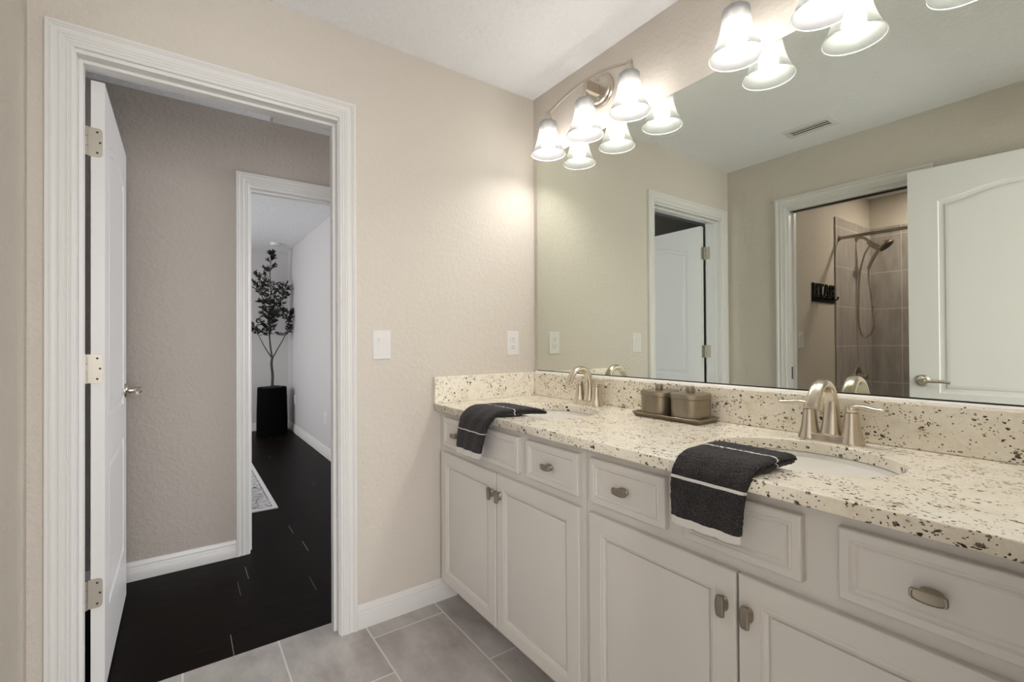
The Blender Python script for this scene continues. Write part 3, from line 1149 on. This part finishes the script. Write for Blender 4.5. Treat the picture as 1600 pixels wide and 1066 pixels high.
def switch(label):
    r = thing('light_switch', label, 'light switch')
    plate_mesh().build('plate', M['plastic'], r, smooth=30)
    b = MB()
    b.rings([rrect(.0168, .0335, .002, .006, 3), rrect(.0168, .0335, .002, .0068, 3)])
    b.build('rocker_frame', M['plastic'], r)
    b = MB()
    vs = [(-.014, -.030, .0066), (.014, -.030, .0066), (.014, 0, .0078), (-.014, 0, .0078), (.014, .030, .0112), (-.014, .030, .0112), (.014, .030, .006), (-.014, .030, .006), (-.014, -.03, .006), (.014, -.03, .006), (.014, 0, .006), (-.014, 0, .006)]
    b.add(vs, [(0, 1, 2, 3), (3, 2, 4, 5), (5, 4, 6, 7), (0, 8, 9, 1), (1, 9, 10, 2), (2, 10, 6, 4), (0, 3, 11, 8), (3, 5, 7, 11)])
    b.build('rocker', M['plastic'], r)
    for yy in (.0485, -.0485):
        MB().lathe([(.003, .005), (.003, .0068), (.001, .007)], 10, Matrix.Translation((0, yy, 0))).build('plate_screw', M['plastic'], r)
    return r


def outlet(label):
    r = thing('wall_outlet', label, 'outlet')
    plate_mesh(.075, .122).build('plate', M['plastic'], r, smooth=30)
    for yy in (.0195, -.0195):
        b = MB()
        pts = []
        for i in range(32):
            a = 2 * PI * i / 32
            pts.append((max(-.0168, min(.0168, .0185 * math.cos(a))), yy + max(-.0135, min(.0135, .0165 * math.sin(a)))))
        b.prism(pts, .0055, .0085)
        f = b.build('receptacle', M['plastic'], r, bevel=.0006)
        s = MB()
        for xx, hh in ((-.0065, .0042), (.0065, .0036)):
            s.box((xx - .0010, yy + .004 - hh, .0084), (xx + .0010, yy + .004 + hh, .0088))
        s.lathe([(.0027, .0084), (.0027, .0088)], 12, Matrix.Translation((0, yy - .007, 0)))
        s.build('slots', M['slot'], f)
    b = MB().lathe([(.003, .005), (.003, .0068), (.001, .007)], 10)
    b.build('plate_screw', M['plastic'], r)
    return r


sw = switch('white rocker light switch on the end wall beside the doorway casing')
on_wall(sw, (-.8235, 0, 1.158), (0, -1, 0))
sw2 = copy_tree(sw)
sw2['label'] = 'white rocker light switch in the shower room, seen in the mirror'
on_wall(sw2, (-2.19, -.37, 1.170), (0, -1, 0))
ou = outlet('white duplex outlet on the end wall above the granite side splash')
on_wall(ou, (-.1435, 0, 1.161), (0, -1, 0))
ou2 = copy_tree(ou)
ou2['label'] = 'white duplex outlet low on the side wall of the far room, nearer the doorway'
on_wall(ou2, (-.30, 3.12, .392), (-1, 0, 0))
ou3 = copy_tree(ou)
ou3['label'] = 'white duplex outlet low on the far room wall right behind the black planter'
on_wall(ou3, (-.30, 4.72, .43), (-1, 0, 0))

# ------------------------------------------------------------------ ceiling register, hall register, smoke detector, recessed lamp
def register(label, lx, ly, loc, nsl, bd=.028):
    r = thing('ceiling_vent', label, 'vent', loc)
    b = MB()
    rs = []
    for k, z in ((0, 0), (0, -.004), (bd - .008, -.008), (bd - .002, -.008), (bd, -.002)):
        rs.append([(-lx / 2 + k, -ly / 2 + k, z), (lx / 2 - k, -ly / 2 + k, z), (lx / 2 - k, ly / 2 - k, z), (-lx / 2 + k, ly / 2 - k, z)])
    b.rings(rs, True, False)
    b.build('frame', M['plastic'], r)
    MB().box((-lx / 2 + bd, -ly / 2 + bd, -.0028), (lx / 2 - bd, ly / 2 - bd, -.0018)).build('backing', M['slot'], r)
    wx = (lx - 2 * bd) / nsl
    for i in range(nsl):
        x = -lx / 2 + bd + wx * (i + .5)
        b = MB()
        T = Matrix.Translation((x, 0, -.0062)) @ Matrix.Rotation(math.radians(8), 4, 'Y')
        b.box((-wx * .36, -ly / 2 + bd + .002, -.0008), (wx * .36, ly / 2 - bd - .002, .0008), T=T)
        b.build('slat', M['plastic'], r)
    return r


register('small white ceiling vent over the bathroom, seen in the mirror', .145, .262, (-1.565, -.697, H), 3)
register('white ceiling vent in the hall against the wall of the far room doorway', .42, .60, (-.79, .825, H), 6, .060).rotation_euler = (0, 0, PI / 2)

sd = thing('smoke_detector', 'round white smoke detector on the far room ceiling above the tree', 'smoke detector', (-.535, 4.62, H))
MB().lathe([(.062, 0), (.062, -.008), (.058, -.026), (.050, -.032), (.0, -.034)], 36, cap1=False).build('housing', M['plastic'], sd, smooth=35)
MB().lathe([(.066, 0), (.066, -.006), (.062, -.007)], 36).build('mounting_ring', M['plastic'], sd, smooth=35)

rl = thing('recessed_light', 'lit recessed lamp in the shower room ceiling', 'ceiling light', (-3.2, -1.05, H))
MB().lathe([(.085, 0), (.085, -.004), (.066, -.006), (.062, -.003)], 36, cap0=True, cap1=False).build('trim_ring', M['plastic'], rl, smooth=35)
MB().lathe([(.06, -.0025), (.06, -.0042)], 32).build('lens', M['recess'], rl)

# ------------------------------------------------------------------ shower fittings
YW = -.382      # face of the shower tile
rod = thing('shower_rod', 'satin shower curtain rod spanning above the tub, seen in the mirror', 'shower rod')
MB().sweep([(-2.862, -.371, 1.995), (-2.862, -1.2, 1.995), (-2.862, -2.019, 1.995)], lambda t: (.0127, .0127), 18, Vector((1, 0, 0))).build('pole', M['bronze'], rod, smooth=60)
for y, s in ((-.371, -1), (-2.019, 1)):
    MB().lathe([(.030, 0), (.030, .004), (.022, .014), (.016, .022)], 26, frame(Vector((1, 0, 0)), Vector((0, 0, -s)), Vector((0, s, 0)), (-2.862, y + .0, 1.995))).build('end_flange', M['bronze'], rod, smooth=40)

sx = -3.225
sh = thing('hand_shower', 'satin nickel shower arm with a hand shower and looped hose, seen in the mirror', 'shower')
MB().lathe([(.030, 0), (.028, .006), (.014, .012)], 26, frame(Vector((1, 0, 0)), Vector((0, 0, 1)), Vector((0, -1, 0)), (sx, YW, 2.04))).build('wall_flange', M['bronze'], sh, smooth=40)
p = smooth_path([(sx, YW - .004, 2.04), (sx, YW - .045, 2.038), (sx, YW - .075, 2.018), (sx, YW - .10, 1.985)], 6)
MB().sweep(p, lambda t: (.0105, .0105), 14, Vector((1, 0, 0))).build('arm', M['bronze'], sh, smooth=60)
p = [(sx, YW - .088, 2.0), (sx, YW - .115, 1.968), (sx, YW - .150, 1.942), (sx, YW - .172, 1.925)]
MB().sweep(smooth_path(p, 4), lambda t: lerp_table([(0, .016, .016), (.25, .021, .021), (.7, .024, .024), (1, .019, .019)], t), 18, Vector((1, 0, 0))).build('diverter_body', M['bronze'], sh, smooth=50)
# head: disc tilted down and away from the wall
hc = Vector((sx, YW - .205, 1.945))
ez = Vector((0, -.62, -.78)).normalized()
ex = Vector((1, 0, 0))
ey = ez.cross(ex)
hd = MB().lathe([(.016, -.040), (.030, -.028), (.060, -.012), (.068, -.002), (.068, .006), (.062, .010), (.0, .0095)], 40, frame(ex, ey, ez, hc), cap1=False).build('shower_head', M['bronze'], sh, smooth=40)
MB().lathe([(.052, .0098), (.050, .0125), (.0, .0120)], 36, frame(ex, ey, ez, hc), cap0=False, cap1=False).build('spray_face', M['slot'], hd, smooth=40)
p = smooth_path([(sx, YW - .155, 1.915), (sx, YW - .130, 1.87), (sx, YW - .105, 1.82), (sx, YW - .085, 1.765)], 6)
MB().sweep(p, lambda t: (.0155 - .003 * t, .0145 - .003 * t), 16, Vector((1, 0, 0))).build('handle', M['bronze'], sh, smooth=60)
hp = [(-.486, 1.972), (-.440, 1.885), (-.408, 1.722), (-.400, 1.56), (-.395, 1.40), (-.397, 1.30), (-.412, 1.222), (-.443, 1.191), (-.480, 1.225), (-.500, 1.308), (-.490, 1.443), (-.468, 1.661), (-.466, 1.765)]
p = smooth_path([(sx - .004 + .012 * math.sin(i * .5), y, z) for i, (y, z) in enumerate(hp)], 8)
MB().sweep(p, lambda t: (.0068, .0068), 12, Vector((1, 0, 0))).build('hose', M['bronze'], sh, smooth=60)

tv = thing('tub_valve', 'dark round tub valve on the shower tile, just above the faucet reflection', 'shower valve', (-3.236, YW, .856))
T = frame(Vector((1, 0, 0)), Vector((0, 0, 1)), Vector((0, -1, 0)), (0, 0, 0))
MB().lathe([(.080, 0), (.078, .006), (.060, .012), (.030, .016)], 40, T).build('escutcheon', M['bronze'], tv, smooth=40)
MB().lathe([(.026, .014), (.028, .050), (.022, .066), (.010, .070)], 30, T).build('knob', M['bronze'], tv, smooth=40)

# ------------------------------------------------------------------ BATH hook rack
hk = thing('towel_hook_rack', 'black metal towel hook rack with cut-out BATH letters, seen in the mirror', 'hook rack', (-2.58, -.37, 1.462))
# local: x along world X, z up, thickness -y
MB().box((-.200, -.010, .0), (.200, -.002, .052)).build('rail', M['black'], hk, bevel=.001)


def letter(polys, x0, w):
    b = MB()
    for pl in polys:
        b.prism([(x0 + w * px, .050 + .092 * pz) for px, pz in pl], .002, .010, frame(Vector((1, 0, 0)), Vector((0, 0, 1)), Vector((0, -1, 0)), (0, 0, 0)))
    return b


LB = [[(0, 0), (.34, 0), (.34, 1), (0, 1)], [(.34, 0), (.86, 0), (1, .12), (1, .42), (.9, .5), (.9, .58), (.96, .66), (.96, .9), (.84, 1), (.34, 1), (.34, .82), (.60, .82), (.62, .80), (.62, .62), (.60, .60), (.34, .60), (.34, .40), (.62, .40), (.65, .37), (.65, .20), (.62, .18), (.34, .18)]]
LA = [[(0, 0), (.28, 0), (.36, .34), (.64, .34), (.72, 0), (1, 0), (.70, 1), (.30, 1)]]
LT = [[(.34, 0), (.66, 0), (.66, .80), (1, .80), (1, 1), (0, 1), (0, .80), (.34, .80)]]
LH = [[(0, 0), (.34, 0), (.34, 1), (0, 1)], [(.66, 0), (1, 0), (1, 1), (.66, 1)], [(.34, .42), (.66, .42), (.66, .62), (.34, .62)]]
for nm, pl, x0 in (('letter_b', LB, -.197), ('letter_a', LA, -.098), ('letter_t', LT, .002), ('letter_h', LH, .102)):
    letter(pl, x0, .095).build(nm, M['black'], hk)
for x in (-.15, -.05, .05, .15):
    p = smooth_path([(x, -.008, .030), (x, -.030, .024), (x, -.046, .026), (x, -.050, .040)], 5)
    b = MB().sweep(p, lambda t: (.0048, .0048), 10, Vector((1, 0, 0)))
    b.lathe([(.002, -.006), (.007, -.003), (.007, .003), (.002, .006)], 12, Matrix.Translation((x, -.050, .042)))
    b.build('hook', M['black'], hk, smooth=50)

# ------------------------------------------------------------------ far room: rug, potted tree
b = MB().box((-2.7, 1.73, .0002), (-.955, 4.1, .010))
tag(b.build('area_rug', M['rug'], bevel=.003), 'pale grey distressed rug with a dark line border on the dark far room floor', 'rug')

PX, PY = -.555, 4.80
tr = thing('potted_olive_tree', 'slim faux olive tree in a tall black planter in the far room corner', 'potted tree', (PX, PY, 0))
b = MB()
b.lathe([(.176, 0), (.180, .004), (.176, .30), (.168, .596), (.166, .602), (.154, .602), (.152, .555)], 44, power=2.4)
b.build('planter', M['pot'], tr, smooth=40)
b = MB()
rs = []
rng = random.Random(3)
for k, z in ((.150, .565), (.13, .592), (.09, .606), (.04, .612)):
    rs.append([(k * math.cos(2 * PI * i / 26), k * math.sin(2 * PI * i / 26), z + rng.uniform(-.008, .010)) for i in range(26)])
b.rings(rs)
b.build('soil', M['soil'], tr, smooth=60)


def branch_path(p0, p1, bend, n=5):
    p0, p1 = Vector(p0), Vector(p1)
    mid = (p0 + p1) / 2 + Vector(bend)
    return smooth_path([p0, mid, p1], n)


tb = MB()
trunk = smooth_path([(0, 0, .595), (.006, 0, .75), (-.006, .004, .90), (.004, 0, .985)], 5)
tb.sweep(trunk, lambda t: (.017 - .003 * t, .017 - .003 * t), 10, Vector((1, 0, 0)))
mains = [[(.004, 0, .97), (-.02, 0, 1.15), (-.03, .02, 1.4), (-.01, .01, 1.75), (-.02, 0, 2.1), (.005, 0, 2.33)],
         [(.004, 0, .97), (-.07, .02, 1.10), (-.14, .03, 1.25), (-.19, .02, 1.38)],
         [(.004, 0, .97), (.06, -.02, 1.09), (.15, -.02, 1.27), (.205, -.01, 1.46), (.20, .0, 1.60)],
         [(-.03, .02, 1.38), (.05, 0, 1.58), (.13, .01, 1.78), (.17, 0, 1.92)],
         [(-.02, .02, 1.5), (-.09, 0, 1.68), (-.13, .02, 1.88), (-.15, .01, 2.02)]]
leaves = MB()
rng = random.Random(11)


def leaf(p, d, ln, wd):
    d = d.normalized()
    a = d.cross(Vector((rng.uniform(-1, 1), rng.uniform(-1, 1), rng.uniform(-.4, 1)))).normalized()
    nrm = d.cross(a)
    q = []
    for t, w, dz in ((0, .08, 0), (.3, .9, .03), (.6, 1, .02), (.85, .55, -.03), (1, .05, -.10)):
        c = p + d * (ln * t) + nrm * (dz * ln)
        q.append((c - a * (w * wd), c + nrm * (wd * .25 * w), c + a * (w * wd)))
    vs = [v for r in q for v in r]
    fs = []
    for i in range(4):
        for j in range(2):
            fs.append((i * 3 + j, i * 3 + j + 1, i * 3 + j + 4, i * 3 + j + 3))
    leaves.add(vs, fs)


for mi, mp_ in enumerate(mains):
    P = smooth_path(mp_, 8)
    r0 = .012 if mi == 0 else .0085
    tb.sweep(P, lambda t, r0=r0: (r0 * (1 - .75 * t), r0 * (1 - .75 * t)), 8, Vector((1, .3, 0)))
    nP = len(P)
    for k in range(nP):
        p = P[k]
        if p.z < 1.26:
            continue
        for _ in range(2 if mi == 0 else 2):
            if rng.random() < .25:
                continue
            a = rng.uniform(0, 2 * PI)
            taper = 1 if p.z < 1.9 else max(.3, 1 - (p.z - 1.9) / .55)
            ln = rng.uniform(.07, .17) * taper
            d = Vector((math.cos(a), math.sin(a), rng.uniform(.1, 1.1))).normalized()
            e = p + d * ln
            e.x = min(e.x, .225)
            tp = branch_path(p, e, (0, 0, rng.uniform(-.01, .015)), 3)
            tb.sweep(tp, lambda t: (.0028 * (1 - .6 * t), .0028 * (1 - .6 * t)), 5, Vector((1, .2, .1)))
            for q in range(12):
                pp = tp[int(rng.uniform(.25, 1) * (len(tp) - 1))]
                dd = (d + Vector((rng.uniform(-1, 1), rng.uniform(-1, 1), rng.uniform(-.7, .9))) * .9)
                leaf(Vector(pp), dd, rng.uniform(.038, .062), rng.uniform(.006, .0095))
tb.build('trunk', M['bark'], tr, smooth=60)
leaves.build('foliage', M['leaf'], tr, smooth=80)

# repeats of one kind share a group
for stem_, grp in (('vanity_cabinet', 'vanity cabinets along the mirror wall'), ('sink', 'undermount sinks in the countertop'), ('faucet', 'two-handle faucets on the countertop'),
                   ('vanity_light', 'vanity lights above the mirror'), ('canister', 'pewter canisters on the tray'), ('hand_towel', 'hand towels draped over the counter'),
                   ('light_switch', 'rocker light switches'), ('wall_outlet', 'duplex wall outlets'), ('ceiling_vent', 'ceiling vents')):
    for o in bpy.data.objects:
        if o.parent is None and o.name.split('.')[0] == stem_:
            o['group'] = grp
